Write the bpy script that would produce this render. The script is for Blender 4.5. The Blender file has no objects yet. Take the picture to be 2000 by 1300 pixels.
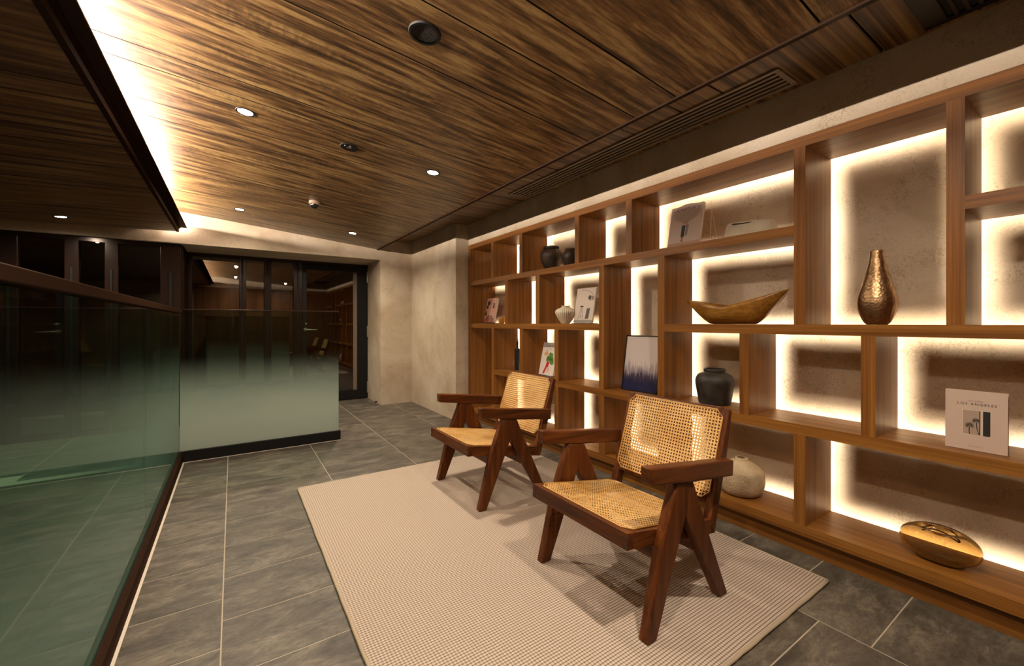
import bpy, bmesh, math, random
from mathutils import Vector, Matrix
random.seed(7)
sc = bpy.context.scene
C = sc.collection
T = math.atan(545/815.)

# ------------------------------------------------------------------ camera, world, exposure
cam = bpy.data.cameras.new('camera')
cam.sensor_fit = 'HORIZONTAL'; cam.sensor_width = 36.0
cam.lens = 36.0*815/2000; cam.shift_y = -20/2000.
cam.clip_start = 0.01
co = bpy.data.objects.new('camera', cam); C.objects.link(co)
co.location = (0, 0, 1.08); co.rotation_euler = (math.pi/2, 0, -T)
sc.camera = co
w = bpy.data.worlds.new('world'); sc.world = w; w.use_nodes = True
w.node_tree.nodes['Background'].inputs[0].default_value = (0, 0, 0, 1)
w.node_tree.nodes['Background'].inputs[1].default_value = 0
sc.view_settings.view_transform = 'Standard'
sc.view_settings.look = 'None'
sc.view_settings.gamma = 1
sc.view_settings.use_curve_mapping = False
sc.view_settings.exposure = 0.0

SPOT_W = 106.0          # each recessed downlight
SPOT_COL = (1.0, 0.86, 0.68)
COVE = 680.0            # cove strip emission
COVE_COL = (1.0, 0.85, 0.72)
LED = 54.0             # bookcase strip emission
LED_COL = (1.0, 0.87, 0.68)

# ------------------------------------------------------------------ material helpers
def newmat(name):
    m = bpy.data.materials.new(name); m.use_nodes = True
    nt = m.node_tree
    for n in list(nt.nodes): nt.nodes.remove(n)
    out = nt.nodes.new('ShaderNodeOutputMaterial')
    return m, nt, out
def N(nt, t, **kw):
    n = nt.nodes.new(t)
    for k, v in kw.items():
        if k.startswith('i_'):
            n.inputs[k[2:].replace('_', ' ')].default_value = v
        else: setattr(n, k, v)
    return n
def L(nt, a, b): nt.links.new(a, b)
def rgb(h):
    c = [int(h[i:i+2], 16)/255. for i in (0, 2, 4)]
    return tuple((x/12.92 if x <= .04045 else ((x+.055)/1.055)**2.4) for x in c)+(1,)
def ramp(nt, stops):
    r = nt.nodes.new('ShaderNodeValToRGB')
    e = r.color_ramp.elements
    while len(e) < len(stops): e.new(.5)
    for el, (p, c) in zip(e, stops):
        el.position = p; el.color = c if len(c) == 4 else tuple(c)+(1,)
    return r
def bsdf(nt, out, **kw):
    b = nt.nodes.new('ShaderNodeBsdfPrincipled')
    for k, v in kw.items(): b.inputs[k].default_value = v
    L(nt, b.outputs[0], out.inputs[0]); return b
def front_fresnel(nt, ior):
    fr = N(nt, 'ShaderNodeFresnel'); fr.inputs[0].default_value = ior
    ge = N(nt, 'ShaderNodeNewGeometry')
    iv = N(nt, 'ShaderNodeMath', operation='SUBTRACT'); iv.inputs[0].default_value = 1; L(nt, ge.outputs['Backfacing'], iv.inputs[1])
    mu = N(nt, 'ShaderNodeMath', operation='MULTIPLY'); L(nt, fr.outputs[0], mu.inputs[0]); L(nt, iv.outputs[0], mu.inputs[1])
    return mu
def plain(name, col, rough=.5, metal=0, **kw):
    m, nt, out = newmat(name)
    bsdf(nt, out, **{'Base Color': col, 'Roughness': rough, 'Metallic': metal}, **kw)
    return m
def matt_metal(name, col, gloss=.03, rough=.3):
    m, nt, out = newmat(name)
    d = N(nt, 'ShaderNodeBsdfDiffuse'); d.inputs[0].default_value = col
    g = N(nt, 'ShaderNodeBsdfGlossy'); g.inputs['Roughness'].default_value = rough; g.inputs[0].default_value = (1, .85, .75, 1)
    x = N(nt, 'ShaderNodeMixShader'); x.inputs[0].default_value = gloss
    L(nt, d.outputs[0], x.inputs[1]); L(nt, g.outputs[0], x.inputs[2]); L(nt, x.outputs[0], out.inputs[0]); return m
def emit(name, col, s):
    m, nt, out = newmat(name)
    e = N(nt, 'ShaderNodeEmission'); e.inputs[0].default_value = tuple(col)+(1,); e.inputs[1].default_value = s
    L(nt, e.outputs[0], out.inputs[0]); return m
def coords(nt, scale, rnd=True):
    tc = N(nt, 'ShaderNodeTexCoord'); src = tc.outputs['Object']
    if rnd:
        oi = N(nt, 'ShaderNodeObjectInfo')
        mu = N(nt, 'ShaderNodeVectorMath', operation='MULTIPLY_ADD')
        cx = N(nt, 'ShaderNodeCombineXYZ')
        m1 = N(nt, 'ShaderNodeMath', operation='MULTIPLY'); m1.inputs[1].default_value = 53.7
        m2 = N(nt, 'ShaderNodeMath', operation='MULTIPLY'); m2.inputs[1].default_value = 91.3
        for m in (m1, m2): L(nt, oi.outputs['Random'], m.inputs[0])
        L(nt, m1.outputs[0], cx.inputs[0]); L(nt, m2.outputs[0], cx.inputs[1]); L(nt, m1.outputs[0], cx.inputs[2])
        ad = N(nt, 'ShaderNodeVectorMath', operation='ADD')
        L(nt, src, ad.inputs[0]); L(nt, cx.outputs[0], ad.inputs[1]); src = ad.outputs[0]
    mp = N(nt, 'ShaderNodeMapping'); mp.inputs['Scale'].default_value = scale
    L(nt, src, mp.inputs[0]); return mp.outputs[0]
def wood(name, dark, mid, light, axis, rough=.42, freq=26., stretch=.045, fig=.0, spec=.4, fibre=.35, lo=.28, hi=.72, dist=.35):
    m, nt, out = newmat(name)
    b = bsdf(nt, out, Roughness=rough)
    b.inputs['Specular IOR Level'].default_value = spec
    s = [freq]*3; s[axis] = freq*stretch
    v = coords(nt, s)
    n1 = N(nt, 'ShaderNodeTexNoise'); n1.inputs['Scale'].default_value = 1; n1.inputs['Detail'].default_value = 5
    n1.inputs['Roughness'].default_value = .62; n1.inputs['Distortion'].default_value = dist
    L(nt, v, n1.inputs['Vector'])
    r = ramp(nt, [(lo, dark), (.5, mid), (hi, light)])
    L(nt, n1.outputs['Fac'], r.inputs[0])
    s2 = [freq*9]*3; s2[axis] = freq*stretch*2.2
    v2 = coords(nt, s2)
    n2 = N(nt, 'ShaderNodeTexNoise'); n2.inputs['Scale'].default_value = 1; n2.inputs['Detail'].default_value = 3
    L(nt, v2, n2.inputs['Vector'])
    r2 = ramp(nt, [(.35, (1-fibre,)*3), (.62, (1, 1, 1))]); L(nt, n2.outputs['Fac'], r2.inputs[0])
    mx = N(nt, 'ShaderNodeMix', data_type='RGBA', blend_type='MULTIPLY'); mx.inputs[0].default_value = 1
    L(nt, r.outputs[0], mx.inputs[6]); L(nt, r2.outputs[0], mx.inputs[7])
    col = mx.outputs[2]
    if fig:                                   # cross figure (ripples across the grain)
        s3 = [freq*.45]*3; s3[axis] = freq*1.5
        v3 = coords(nt, s3); n3 = N(nt, 'ShaderNodeTexNoise'); n3.inputs['Scale'].default_value = 1
        L(nt, v3, n3.inputs['Vector'])
        s4 = [freq*.16]*3; s4[axis] = freq*.03
        v4 = coords(nt, s4); n4 = N(nt, 'ShaderNodeTexNoise'); n4.inputs['Scale'].default_value = 1
        L(nt, v4, n4.inputs['Vector'])
        r4 = ramp(nt, [(.52, (0, 0, 0)), (.66, (1, 1, 1))]); L(nt, n4.outputs['Fac'], r4.inputs[0])
        r3 = ramp(nt, [(.38, (1-fig,)*3), (.6, (1, 1, 1))]); L(nt, n3.outputs['Fac'], r3.inputs[0])
        m3 = N(nt, 'ShaderNodeMix', data_type='RGBA', blend_type='MULTIPLY')
        L(nt, r4.outputs[0], m3.inputs[0]); L(nt, col, m3.inputs[6]); L(nt, r3.outputs[0], m3.inputs[7])
        col = m3.outputs[2]
    L(nt, col, b.inputs['Base Color'])
    bp = N(nt, 'ShaderNodeBump'); bp.inputs['Strength'].default_value = .12; bp.inputs['Distance'].default_value = .002
    L(nt, n2.outputs['Fac'], bp.inputs['Height']); L(nt, bp.outputs[0], b.inputs['Normal'])
    return m

M = {}
M['ceil'] = wood('ceiling_wood', rgb('3c2813'), rgb('755531'), rgb('a28352'), 0, rough=.36, freq=32, stretch=.008, fig=.35, fibre=.34, lo=.375, hi=.635, dist=.1)
M['shelf_y'] = wood('shelf_wood_long', rgb('5b3613'), rgb('845422'), rgb('99682d'), 1, rough=.42, spec=.22, freq=24, stretch=.03, fibre=.3, lo=.25, hi=.75)
M['shelf_z'] = wood('shelf_wood_upright', rgb('5b3613'), rgb('825221'), rgb('99682d'), 2, rough=.42, spec=.22, freq=24, stretch=.03, fibre=.3, lo=.25, hi=.75)
M['panel_z'] = wood('wall_panel_wood', rgb('4a2e18'), rgb('70492a'), rgb('8c633c'), 2, rough=.4, freq=14, stretch=.05, fibre=.25)
for k, ax in (('x', 0), ('y', 1), ('z', 2)):
    M['teak_'+k] = wood('teak_'+k, rgb('361808'), rgb('5a2e11'), rgb('75431b'), ax, rough=.38, spec=.22, freq=30, stretch=.07, fibre=.3)
M['joint'] = plain('teak_end_grain', rgb('331606'), .5)
M['bowl'] = wood('carved_bowl_wood', rgb('6e430f'), rgb('9a6a26'), rgb('ba8a3c'), 1, rough=.35, freq=13, stretch=.35, fibre=.35)
M['black'] = plain('black_metal', (.010, .009, .008, 1), .4, 0, **{'Specular IOR Level': .15})
M['gapblack'] = plain('dark_backing', (.006, .005, .004, 1), .8)
M['bronzedark'] = matt_metal('dark_bronze_anodised', rgb('2a1a12'))
M['frame'] = matt_metal('window_frame_black', rgb('1c120e'), .04, .2)
M['vent'] = plain('vent_bronze', rgb('8f7f6e'), .4, .2)
M['chrome'] = plain('brushed_steel', (.75, .72, .68, 1), .22, 1)
M['brass'] = plain('hinge_steel', (.55, .45, .36, 1), .35, 1)
M['white'] = plain('white_sealant', rgb('cdbfae'), .6)
M['paper'] = plain('paper', rgb('d8cdc0'), .6)
M['cream'] = plain('cream_print', rgb('cbb9a8'), .5)
M['ink'] = plain('black_print', (.015, .013, .012, 1), .5)

def plaster(name):
    m, nt, out = newmat(name)
    b = bsdf(nt, out, Roughness=.62)
    b.inputs['Specular IOR Level'].default_value = .3
    tc = N(nt, 'ShaderNodeTexCoord')
    n1 = N(nt, 'ShaderNodeTexNoise'); n1.inputs['Scale'].default_value = 2.2; n1.inputs['Detail'].default_value = 5; n1.inputs['Distortion'].default_value = .6
    n2 = N(nt, 'ShaderNodeTexNoise'); n2.inputs['Scale'].default_value = 34; n2.inputs['Detail'].default_value = 5; n2.inputs['Distortion'].default_value = 2.2
    for n in (n1, n2): L(nt, tc.outputs['Object'], n.inputs['Vector'])
    r1 = ramp(nt, [(.3, rgb('a8957c')), (.55, rgb('bbab95')), (.75, rgb('c6b8a4'))]); L(nt, n1.outputs['Fac'], r1.inputs[0])
    r2 = ramp(nt, [(.455, (1, 1, 1)), (.49, (.52, .45, .36)), (.50, (.52, .45, .36)), (.53, (1, 1, 1))]); L(nt, n2.outputs['Fac'], r2.inputs[0])
    n3 = N(nt, 'ShaderNodeTexNoise'); n3.inputs['Scale'].default_value = 7; n3.inputs['Detail'].default_value = 4; L(nt, tc.outputs['Object'], n3.inputs['Vector'])
    r3 = ramp(nt, [(.42, (.12,)*3), (.66, (.85,)*3)]); L(nt, n3.outputs['Fac'], r3.inputs[0])
    mx = N(nt, 'ShaderNodeMix', data_type='RGBA', blend_type='MULTIPLY'); L(nt, r3.outputs[0], mx.inputs[0])
    L(nt, r1.outputs[0], mx.inputs[6]); L(nt, r2.outputs[0], mx.inputs[7]); L(nt, mx.outputs[2], b.inputs['Base Color'])
    bp = N(nt, 'ShaderNodeBump'); bp.inputs['Strength'].default_value = .25; bp.inputs['Distance'].default_value = .003
    L(nt, n2.outputs['Fac'], bp.inputs['Height']); L(nt, bp.outputs[0], b.inputs['Normal'])
    return m
M['plaster'] = plaster('beige_plaster')

def tile():
    m, nt, out = newmat('slate_tile')
    b = bsdf(nt, out, Roughness=.45)
    b.inputs['Specular IOR Level'].default_value = .35
    v = coords(nt, (4.2, 9, 3))
    n1 = N(nt, 'ShaderNodeTexNoise'); n1.inputs['Scale'].default_value = 1; n1.inputs['Detail'].default_value = 11; n1.inputs['Roughness'].default_value = .74; n1.inputs['Distortion'].default_value = .5
    L(nt, v, n1.inputs['Vector'])
    r = ramp(nt, [(.28, rgb('332e29')), (.5, rgb('585147')), (.64, rgb('746b5e')), (.78, rgb('968a77'))])
    L(nt, n1.outputs['Fac'], r.inputs[0])
    v2 = coords(nt, (24, 60, 9)); n2 = N(nt, 'ShaderNodeTexNoise'); n2.inputs['Scale'].default_value = 1; n2.inputs['Detail'].default_value = 6; n2.inputs['Distortion'].default_value = 1.2
    L(nt, v2, n2.inputs['Vector'])
    r2 = ramp(nt, [(.3, (.68,)*3), (.55, (1, 1, 1)), (.75, (1.18, 1.15, 1.08))]); L(nt, n2.outputs['Fac'], r2.inputs[0])
    mx = N(nt, 'ShaderNodeMix', data_type='RGBA', blend_type='MULTIPLY'); mx.inputs[0].default_value = 1
    L(nt, r.outputs[0], mx.inputs[6]); L(nt, r2.outputs[0], mx.inputs[7]); L(nt, mx.outputs[2], b.inputs['Base Color'])
    bp = N(nt, 'ShaderNodeBump'); bp.inputs['Strength'].default_value = .3; bp.inputs['Distance'].default_value = .003
    L(nt, n2.outputs['Fac'], bp.inputs['Height']); L(nt, bp.outputs[0], b.inputs['Normal'])
    return m
M['tile'] = tile()
M['grout'] = plain('pale_grout', rgb('a79a88'), .8)

def rug_mat():
    m, nt, out = newmat('woven_rug')
    b = bsdf(nt, out, Roughness=.95)
    b.inputs['Specular IOR Level'].default_value = .1
    tc = N(nt, 'ShaderNodeTexCoord')
    sp = N(nt, 'ShaderNodeSeparateXYZ'); L(nt, tc.outputs['Object'], sp.inputs[0])
    nz = N(nt, 'ShaderNodeTexNoise'); nz.inputs['Scale'].default_value = 14; L(nt, tc.outputs['Object'], nz.inputs['Vector'])
    def wave(o, pitch, ph, wob):
        a = N(nt, 'ShaderNodeMath', operation='MULTIPLY'); a.inputs[1].default_value = 2*math.pi/pitch; L(nt, o, a.inputs[0])
        k = N(nt, 'ShaderNodeMath', operation='MULTIPLY_ADD'); L(nt, nz.outputs['Fac'], k.inputs[0]); k.inputs[1].default_value = wob; L(nt, a.outputs[0], k.inputs[2])
        s = N(nt, 'ShaderNodeMath', operation='SINE'); L(nt, k.outputs[0], s.inputs[0])
        h = N(nt, 'ShaderNodeMath', operation='MULTIPLY_ADD'); L(nt, s.outputs[0], h.inputs[0]); h.inputs[1].default_value = .5; h.inputs[2].default_value = .5
        return h.outputs[0]
    ry = wave(sp.outputs[1], .0115, 0, 1.6)      # ribs run along x
    rx = wave(sp.outputs[0], .0115, 0, 1.2)
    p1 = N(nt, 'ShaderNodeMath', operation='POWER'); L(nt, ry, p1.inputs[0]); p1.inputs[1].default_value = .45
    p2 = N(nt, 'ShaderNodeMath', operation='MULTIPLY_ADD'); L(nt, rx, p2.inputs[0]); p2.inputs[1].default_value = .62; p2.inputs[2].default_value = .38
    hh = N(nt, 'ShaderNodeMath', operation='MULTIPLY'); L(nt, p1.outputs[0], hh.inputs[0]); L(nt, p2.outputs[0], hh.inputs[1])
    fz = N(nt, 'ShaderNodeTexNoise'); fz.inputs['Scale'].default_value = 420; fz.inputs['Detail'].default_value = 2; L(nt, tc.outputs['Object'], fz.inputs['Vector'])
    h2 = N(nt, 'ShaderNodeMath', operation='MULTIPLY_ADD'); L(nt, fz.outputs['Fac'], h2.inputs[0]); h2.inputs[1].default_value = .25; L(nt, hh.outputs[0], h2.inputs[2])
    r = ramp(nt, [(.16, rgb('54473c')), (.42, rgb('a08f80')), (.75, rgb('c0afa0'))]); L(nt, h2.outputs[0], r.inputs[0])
    L(nt, r.outputs[0], b.inputs['Base Color'])
    bp = N(nt, 'ShaderNodeBump'); bp.inputs['Strength'].default_value = .7; bp.inputs['Distance'].default_value = .003
    L(nt, h2.outputs[0], bp.inputs['Height']); L(nt, bp.outputs[0], b.inputs['Normal'])
    return m
M['rug'] = rug_mat()
M['binding'] = plain('rug_binding', rgb('a8977f'), .95)

def glazing():
    m, nt, out = newmat('dark_tinted_glass')
    tr = N(nt, 'ShaderNodeBsdfTransparent'); tr.inputs[0].default_value = (.48, .45, .42, 1)
    gl = N(nt, 'ShaderNodeBsdfGlossy'); gl.inputs['Roughness'].default_value = .004; gl.inputs[0].default_value = (1, .95, .9, 1)
    lw = front_fresnel(nt, 2.5)
    mx = N(nt, 'ShaderNodeMixShader'); L(nt, lw.outputs[0], mx.inputs[0]); L(nt, tr.outputs[0], mx.inputs[1]); L(nt, gl.outputs[0], mx.inputs[2])
    L(nt, mx.outputs[0], out.inputs[0]); return m
M['glazing'] = glazing()

def frosted(name, tint, back, zt, zb):
    m, nt, out = newmat(name)
    tc = N(nt, 'ShaderNodeTexCoord'); sp = N(nt, 'ShaderNodeSeparateXYZ'); L(nt, tc.outputs['Object'], sp.inputs[0])
    mr = N(nt, 'ShaderNodeMapRange', interpolation_type='SMOOTHSTEP'); mr.inputs[1].default_value = zt; mr.inputs[2].default_value = zb
    L(nt, sp.outputs[2], mr.inputs[0])
    tr = N(nt, 'ShaderNodeBsdfTransparent'); tr.inputs[0].default_value = tint
    df = N(nt, 'ShaderNodeBsdfDiffuse'); df.inputs[0].default_value = back
    tl = N(nt, 'ShaderNodeBsdfTranslucent'); tl.inputs[0].default_value = back
    ms = N(nt, 'ShaderNodeMixShader'); ms.inputs[0].default_value = .45; L(nt, df.outputs[0], ms.inputs[1]); L(nt, tl.outputs[0], ms.inputs[2])
    mx = N(nt, 'ShaderNodeMixShader'); L(nt, mr.outputs[0], mx.inputs[0]); L(nt, tr.outputs[0], mx.inputs[1]); L(nt, ms.outputs[0], mx.inputs[2])
    gl = N(nt, 'ShaderNodeBsdfGlossy'); gl.inputs['Roughness'].default_value = .03
    fr = front_fresnel(nt, 1.45)
    m2 = N(nt, 'ShaderNodeMixShader'); L(nt, fr.outputs[0], m2.inputs[0]); L(nt, mx.outputs[0], m2.inputs[1]); L(nt, gl.outputs[0], m2.inputs[2])
    L(nt, m2.outputs[0], out.inputs[0]); return m
M['frost'] = frosted('gradient_frosted_glass', (.66, .76, .70, 1), (.48, .54, .47, 1), .74, .02)
M['frost_green'] = frosted('green_gradient_frosted_glass', (.52, .74, .64, 1), (.18, .34, .26, 1), .92, .10)
M['glass_edge'] = plain('green_glass_edge', rgb('5d8f7c'), .2)

# ------------------------------------------------------------------ mesh helpers
def link(name, me, mat, parent=None, loc=(0, 0, 0), smooth=False):
    o = bpy.data.objects.new(name, me); C.objects.link(o)
    if mat is not None:
        me.materials.clear(); me.materials.append(M[mat] if isinstance(mat, str) else mat)
    o.location = loc
    if parent: o.parent = parent
    if smooth:
        for p in me.polygons: p.use_smooth = True
    return o
def bm_mesh(bm, name='mesh'):
    bmesh.ops.recalc_face_normals(bm, faces=bm.faces)
    me = bpy.data.meshes.new(name); bm.to_mesh(me); bm.free(); return me
def add_box(bm, a, b):
    (x0, y0, z0), (x1, y1, z1) = a, b
    vs = [bm.verts.new(p) for p in ((x0,y0,z0),(x1,y0,z0),(x1,y1,z0),(x0,y1,z0),(x0,y0,z1),(x1,y0,z1),(x1,y1,z1),(x0,y1,z1))]
    for f in ((0,3,2,1),(4,5,6,7),(0,1,5,4),(1,2,6,5),(2,3,7,6),(3,0,4,7)): bm.faces.new([vs[i] for i in f])
def boxes(lst, bev=0):
    bm = bmesh.new()
    for a, b in lst: add_box(bm, a, b)
    if bev: bmesh.ops.bevel(bm, geom=bm.edges[:], offset=bev, segments=2, profile=.5, affect='EDGES')
    return bm_mesh(bm)
def box(name, a, b, mat, parent=None, bev=0):
    """box given by world corners; the object's origin is the middle of its base"""
    c = ((a[0]+b[0])/2, (a[1]+b[1])/2, min(a[2], b[2]))
    me = boxes([(tuple(p-q for p, q in zip(a, c)), tuple(p-q for p, q in zip(b, c)))], bev)
    o = link(name, me, mat, None, c)
    if parent:
        o.parent = parent
        o.location = Vector(c)-parent.location
    return o
def prism(poly, y0, y1, bev=0):
    """poly in (x,z), extruded along y"""
    bm = bmesh.new()
    a = [bm.verts.new((x, y0, z)) for x, z in poly]; b = [bm.verts.new((x, y1, z)) for x, z in poly]
    bm.faces.new(a); bm.faces.new(b[::-1]); n = len(poly)
    for i in range(n): bm.faces.new((a[i], b[i], b[(i+1) % n], a[(i+1) % n]))
    bmesh.ops.recalc_face_normals(bm, faces=bm.faces)
    if bev: bmesh.ops.bevel(bm, geom=bm.edges[:], offset=bev, segments=3, profile=.5, affect='EDGES')
    return bm_mesh(bm)
def lathe(prof, n=48, fn=None, closed_bottom=True):
    bm = bmesh.new(); rings = []
    for r, z in prof:
        ring = []
        for i in range(n):
            a = 2*math.pi*i/n
            rr = r if fn is None else fn(r, z, a)
            ring.append(bm.verts.new((rr*math.cos(a), rr*math.sin(a), z)))
        rings.append(ring)
    for p, q in zip(rings, rings[1:]):
        for i in range(n): bm.faces.new((p[i], p[(i+1) % n], q[(i+1) % n], q[i]))
    if closed_bottom: bm.faces.new(rings[0][::-1])
    bm.faces.new(rings[-1])
    return bm_mesh(bm)
def smooth_prof(pts, k=6):
    out = []
    P = [pts[0]]+list(pts)+[pts[-1]]
    for i in range(1, len(P)-2):
        for j in range(k):
            t = j/k
            o = []
            for d in (0, 1):
                p0, p1, p2, p3 = (P[i+q][d] for q in (-1, 0, 1, 2))
                o.append(.5*(2*p1+(p2-p0)*t+(2*p0-5*p1+4*p2-p3)*t*t+(3*p1-p0-3*p2+p3)*t**3))
            out.append((max(o[0], .0005), max(o[1], pts[0][1])))
    out.append(pts[-1]); return out
def empty(name, loc=(0, 0, 0), rz=0):
    o = bpy.data.objects.new(name, None); o.empty_display_size = .1; C.objects.link(o)
    o.location = loc; o.rotation_euler = (0, 0, rz); return o
def tag(o, label, cat, group=None):
    o['label'] = label; o['category'] = cat
    if group: o['group'] = group
    return o
def struct(o, label, cat): o['kind'] = 'structure'; o['label'] = label; o['category'] = cat; return o
def copy_tree(o, parent=None):
    c = o.copy(); C.objects.link(c); c.parent = parent
    for ch in list(o.children): copy_tree(ch, c)
    return c

# ------------------------------------------------------------------ room shell
XB = 2.19; XW = 2.52; YF = 5.52; YG = 6.14; YN = -.38
SL = -.0967
def zc(x): return 2.190+SL*x                    # sloped main ceiling
def zs(x): return 2.005+.042*(x+.455)           # left soffit

# floor: grout bed plus one object per tile
me = boxes([((-.36, YN, -.12), (2.6, 8.0, -.0012)), ((-2.7, 4.16, -.12), (-.36, 8.0, -.0012))])
floor = struct(link('floor', me, 'grout'), 'grey slate tiled floor with thin pale grout lines', 'floor')
def tile_mesh(wx, wy):
    bm = bmesh.new(); add_box(bm, (-wx/2, -wy/2, -.006), (wx/2, wy/2, 0))
    top = [e for e in bm.edges if all(v.co.z > -.001 for v in e.verts)]
    bmesh.ops.bevel(bm, geom=top, offset=.0008, segments=1, affect='EDGES')
    return bm_mesh(bm, 'tile')
full = tile_mesh(.5955, .2955); full.materials.append(M['tile'])
part_cache = {}
X0 = -.033
for ci in range(-5, 5):
    xa, xb = X0+.6*ci, X0+.6*(ci+1)
    off = .64 if ci % 2 == 0 else .79
    for j in range(-5, 26):
        ya = off+.3*j; yb = ya+.3
        if yb < YN or ya > 7.9: continue
        if ci < -1 and ya < 4.18: continue
        a, b = xa, xb
        if ci == -1 and ya < 4.1: a = -.314
        if ci == 4: continue
        if ci == 3: b = min(b, 2.367)
        if ya > 5.6 and a > 1.7: continue
        if abs((b-a)-.6) < 1e-6: me = full
        else:
            k = round(b-a, 4)
            if k not in part_cache:
                part_cache[k] = tile_mesh(k-.0045, .2955); part_cache[k].materials.append(M['tile'])
            me = part_cache[k]
        o = bpy.data.objects.new('tile', me); C.objects.link(o); o.parent = floor
        o.location = ((a+b)/2, (ya+yb)/2, 0)

# right wall: recess back behind the bookcase, strip above it, end pilaster
wr = struct(link('wall_right', boxes([((XW, YN, 0), (2.7, 4.16, 2.4)), ((XB+.006, YN, 1.945), (XW, 4.16, 2.4))]), 'plaster'),
            'beige mottled plaster wall behind and above the bookcase', 'wall')
struct(link('wall_pilaster', boxes([((2.038, 4.16, 0), (2.7, YF, 2.4))]), 'plaster'), 'beige plaster pilaster standing left of the bookcase', 'wall')
struct(link('wall_far', boxes([((-2.7, YF, 1.905), (-.455, YF+.08, 2.4)), ((-.455, YF, 1.905), (2.7, YG+.1, 2.4)), ((1.612, YF, 0), (2.7, YG+.1, 1.905))]), 'plaster'),
       'beige plaster far wall with deep opening for dark glazing', 'wall')
struct(link('wall_left', boxes([((-2.8, YN, -1.2), (-2.7, 8, 2.4))]), 'panel_z'), 'dark wood panelled wall beyond the stair void', 'wall')
struct(link('wall_back', boxes([((-.8, YN-.1, 0), (2.7, YN, 1.96))]), 'panel_z'), 'wood panelled wall behind the viewpoint', 'wall')
struct(link('wall_back_header', boxes([((-2.7, YN-.1, 1.96), (2.7, YN, 2.4)), ((-2.7, YN-.1, -1.2), (-.8, YN, 1.96))]), 'plaster'), 'beige plaster band above the rear wood panelling', 'wall')
struct(link('wall_corridor', boxes([((-2.7, 7.9, 0), (2.7, 8.0, 2.4)), ((2.6, YG+.1, 0), (2.7, 7.9, 2.4))]), 'panel_z'), 'dark wood wall of the corridor beyond the glazing', 'wall')
struct(link('floor_stair_landing', boxes([((-2.7, YN, -1.3), (-.4, 4.16, -1.2)), ((-2.7, 4.12, -1.2), (-.4, 4.16, -.12))]), plain('landing_stone', rgb('37332c'), .6)), 'lower stair landing seen through frosted glass', 'floor')

# ceiling: dark backing plus one object per plank (sloped field, flat slot by the wall, lower left soffit)
bm = bmesh.new()
add_box(bm, (-2.7, YN, 2.36), (2.7, 8.0, 2.42))
cb = bm_mesh(bm)
ceil = struct(link('ceiling', cb, 'gapblack'), 'figured brown wood plank ceiling with dark joints', 'ceiling')
LN = [YN, -.05, .30, .562, 1.086, 1.304, 1.609, 2.284, 2.446, 2.827, 3.041, 3.80, 4.02, 4.62, 4.85-.27+.4, 5.30, YF]
LN = sorted(LN)
G = .007
def plank(x0, x1, za, zb, y0, y1, th=.018):
    yc = (y0+y1)/2; h = (y1-y0)/2-G/2
    bm = bmesh.new()
    p = [(x0, -h, za), (x1, -h, zb), (x1, h, zb), (x0, h, za)]
    lo = [bm.verts.new(q) for q in p]; hi = [bm.verts.new((q[0], q[1], q[2]+th)) for q in p]
    bm.faces.new(lo[::-1]); bm.faces.new(hi)
    for i in range(4): bm.faces.new((lo[i], lo[(i+1) % 4], hi[(i+1) % 4], hi[i]))
    me = bm_mesh(bm)
    o = link('plank', me, 'ceil', ceil, (0, yc, 0))
    me.materials.append(M['gapblack'])               # the edges of the boards are painted dark
    for p in me.polygons:
        if abs(p.normal.y) > .9: p.material_index = 1
for y0, y1 in zip(LN, LN[1:]):
    plank(-.80, 1.566, zc(-.80), zc(1.566), y0, y1)
    if y1 > 4.17: plank(1.586, 2.012, 2.165, 2.165, max(y0, 4.135), min(y1, YF-.02))
    if y0 < 4.12: plank(1.586, 2.168, 2.165, 2.165, y0, min(y1, 4.135))
    plank(-2.7, -.478, zs(-2.7), zs(-.478), y0, min(y1, 5.395))
box('slot_backing', (1.575, YN, 2.186), (2.7, YF, 2.20), 'gapblack', ceil)
box('soffit_backing', (-2.7, YN, 2.030), (-.48, 5.395, 2.045), 'gapblack', ceil)
box('cove_back', (-.74, YN, 2.045), (-.72, 5.50, 2.26), 'plaster', ceil)
box('corridor_ceiling', (-2.7, YG+.1, 2.28), (2.7, 8.0, 2.36), 'panel_z', ceil)

t1 = struct(link('trim_1', boxes([((1.563, YN, zc(1.565)-.008), (1.571, YF-.002, 2.186)), ((1.571, YN, zc(1.565)-.008), (1.583, YF-.002, zc(1.565)-.002))]), 'bronzedark'),
            'thin dark metal edge trim along the sloped ceiling', 'trim')
t2 = struct(link('trim_2', boxes([((-.478, YN, 2.000), (-.455, 5.4, 2.032)), ((-.478, YN, 2.032), (-.470, 5.4, 2.05)), ((-.463, YN, 2.036), (-.443, 5.4, 2.045)), ((-.470, YN, 2.047), (-.392, 5.4, 2.056)), ((-.424, YN, 2.056), (-.416, 5.4, 2.098))]), 'bronzedark'),
            'dark stepped metal fascia and lip of the light cove', 'trim')
# light strip of the cove: a small triangular profile lying on the ledge
bm = bmesh.new()
xa, zl = -.60, 2.104
pr = [(xa, zl), (xa+.008, zl+.008), (xa-.002, zl+.016)]
a = [bm.verts.new((x, YN+.03, z)) for x, z in pr]; b_ = [bm.verts.new((x, 5.36, z)) for x, z in pr]
for i in range(3): bm.faces.new((a[i], a[(i+1) % 3], b_[(i+1) % 3], b_[i]))
bm.faces.new(a); bm.faces.new(b_[::-1])
M['cove_led'] = emit('cove_led', COVE_COL, COVE)
cs = link('cove_light_strip', bm_mesh(bm), 'cove_led'); tag(cs, 'warm linear light strip hidden behind the dark ceiling lip', 'light strip')
box('strip_base', (-.66, YN+.03, 2.055), (-.60, 5.36, 2.103), 'gapblack', cs)

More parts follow.
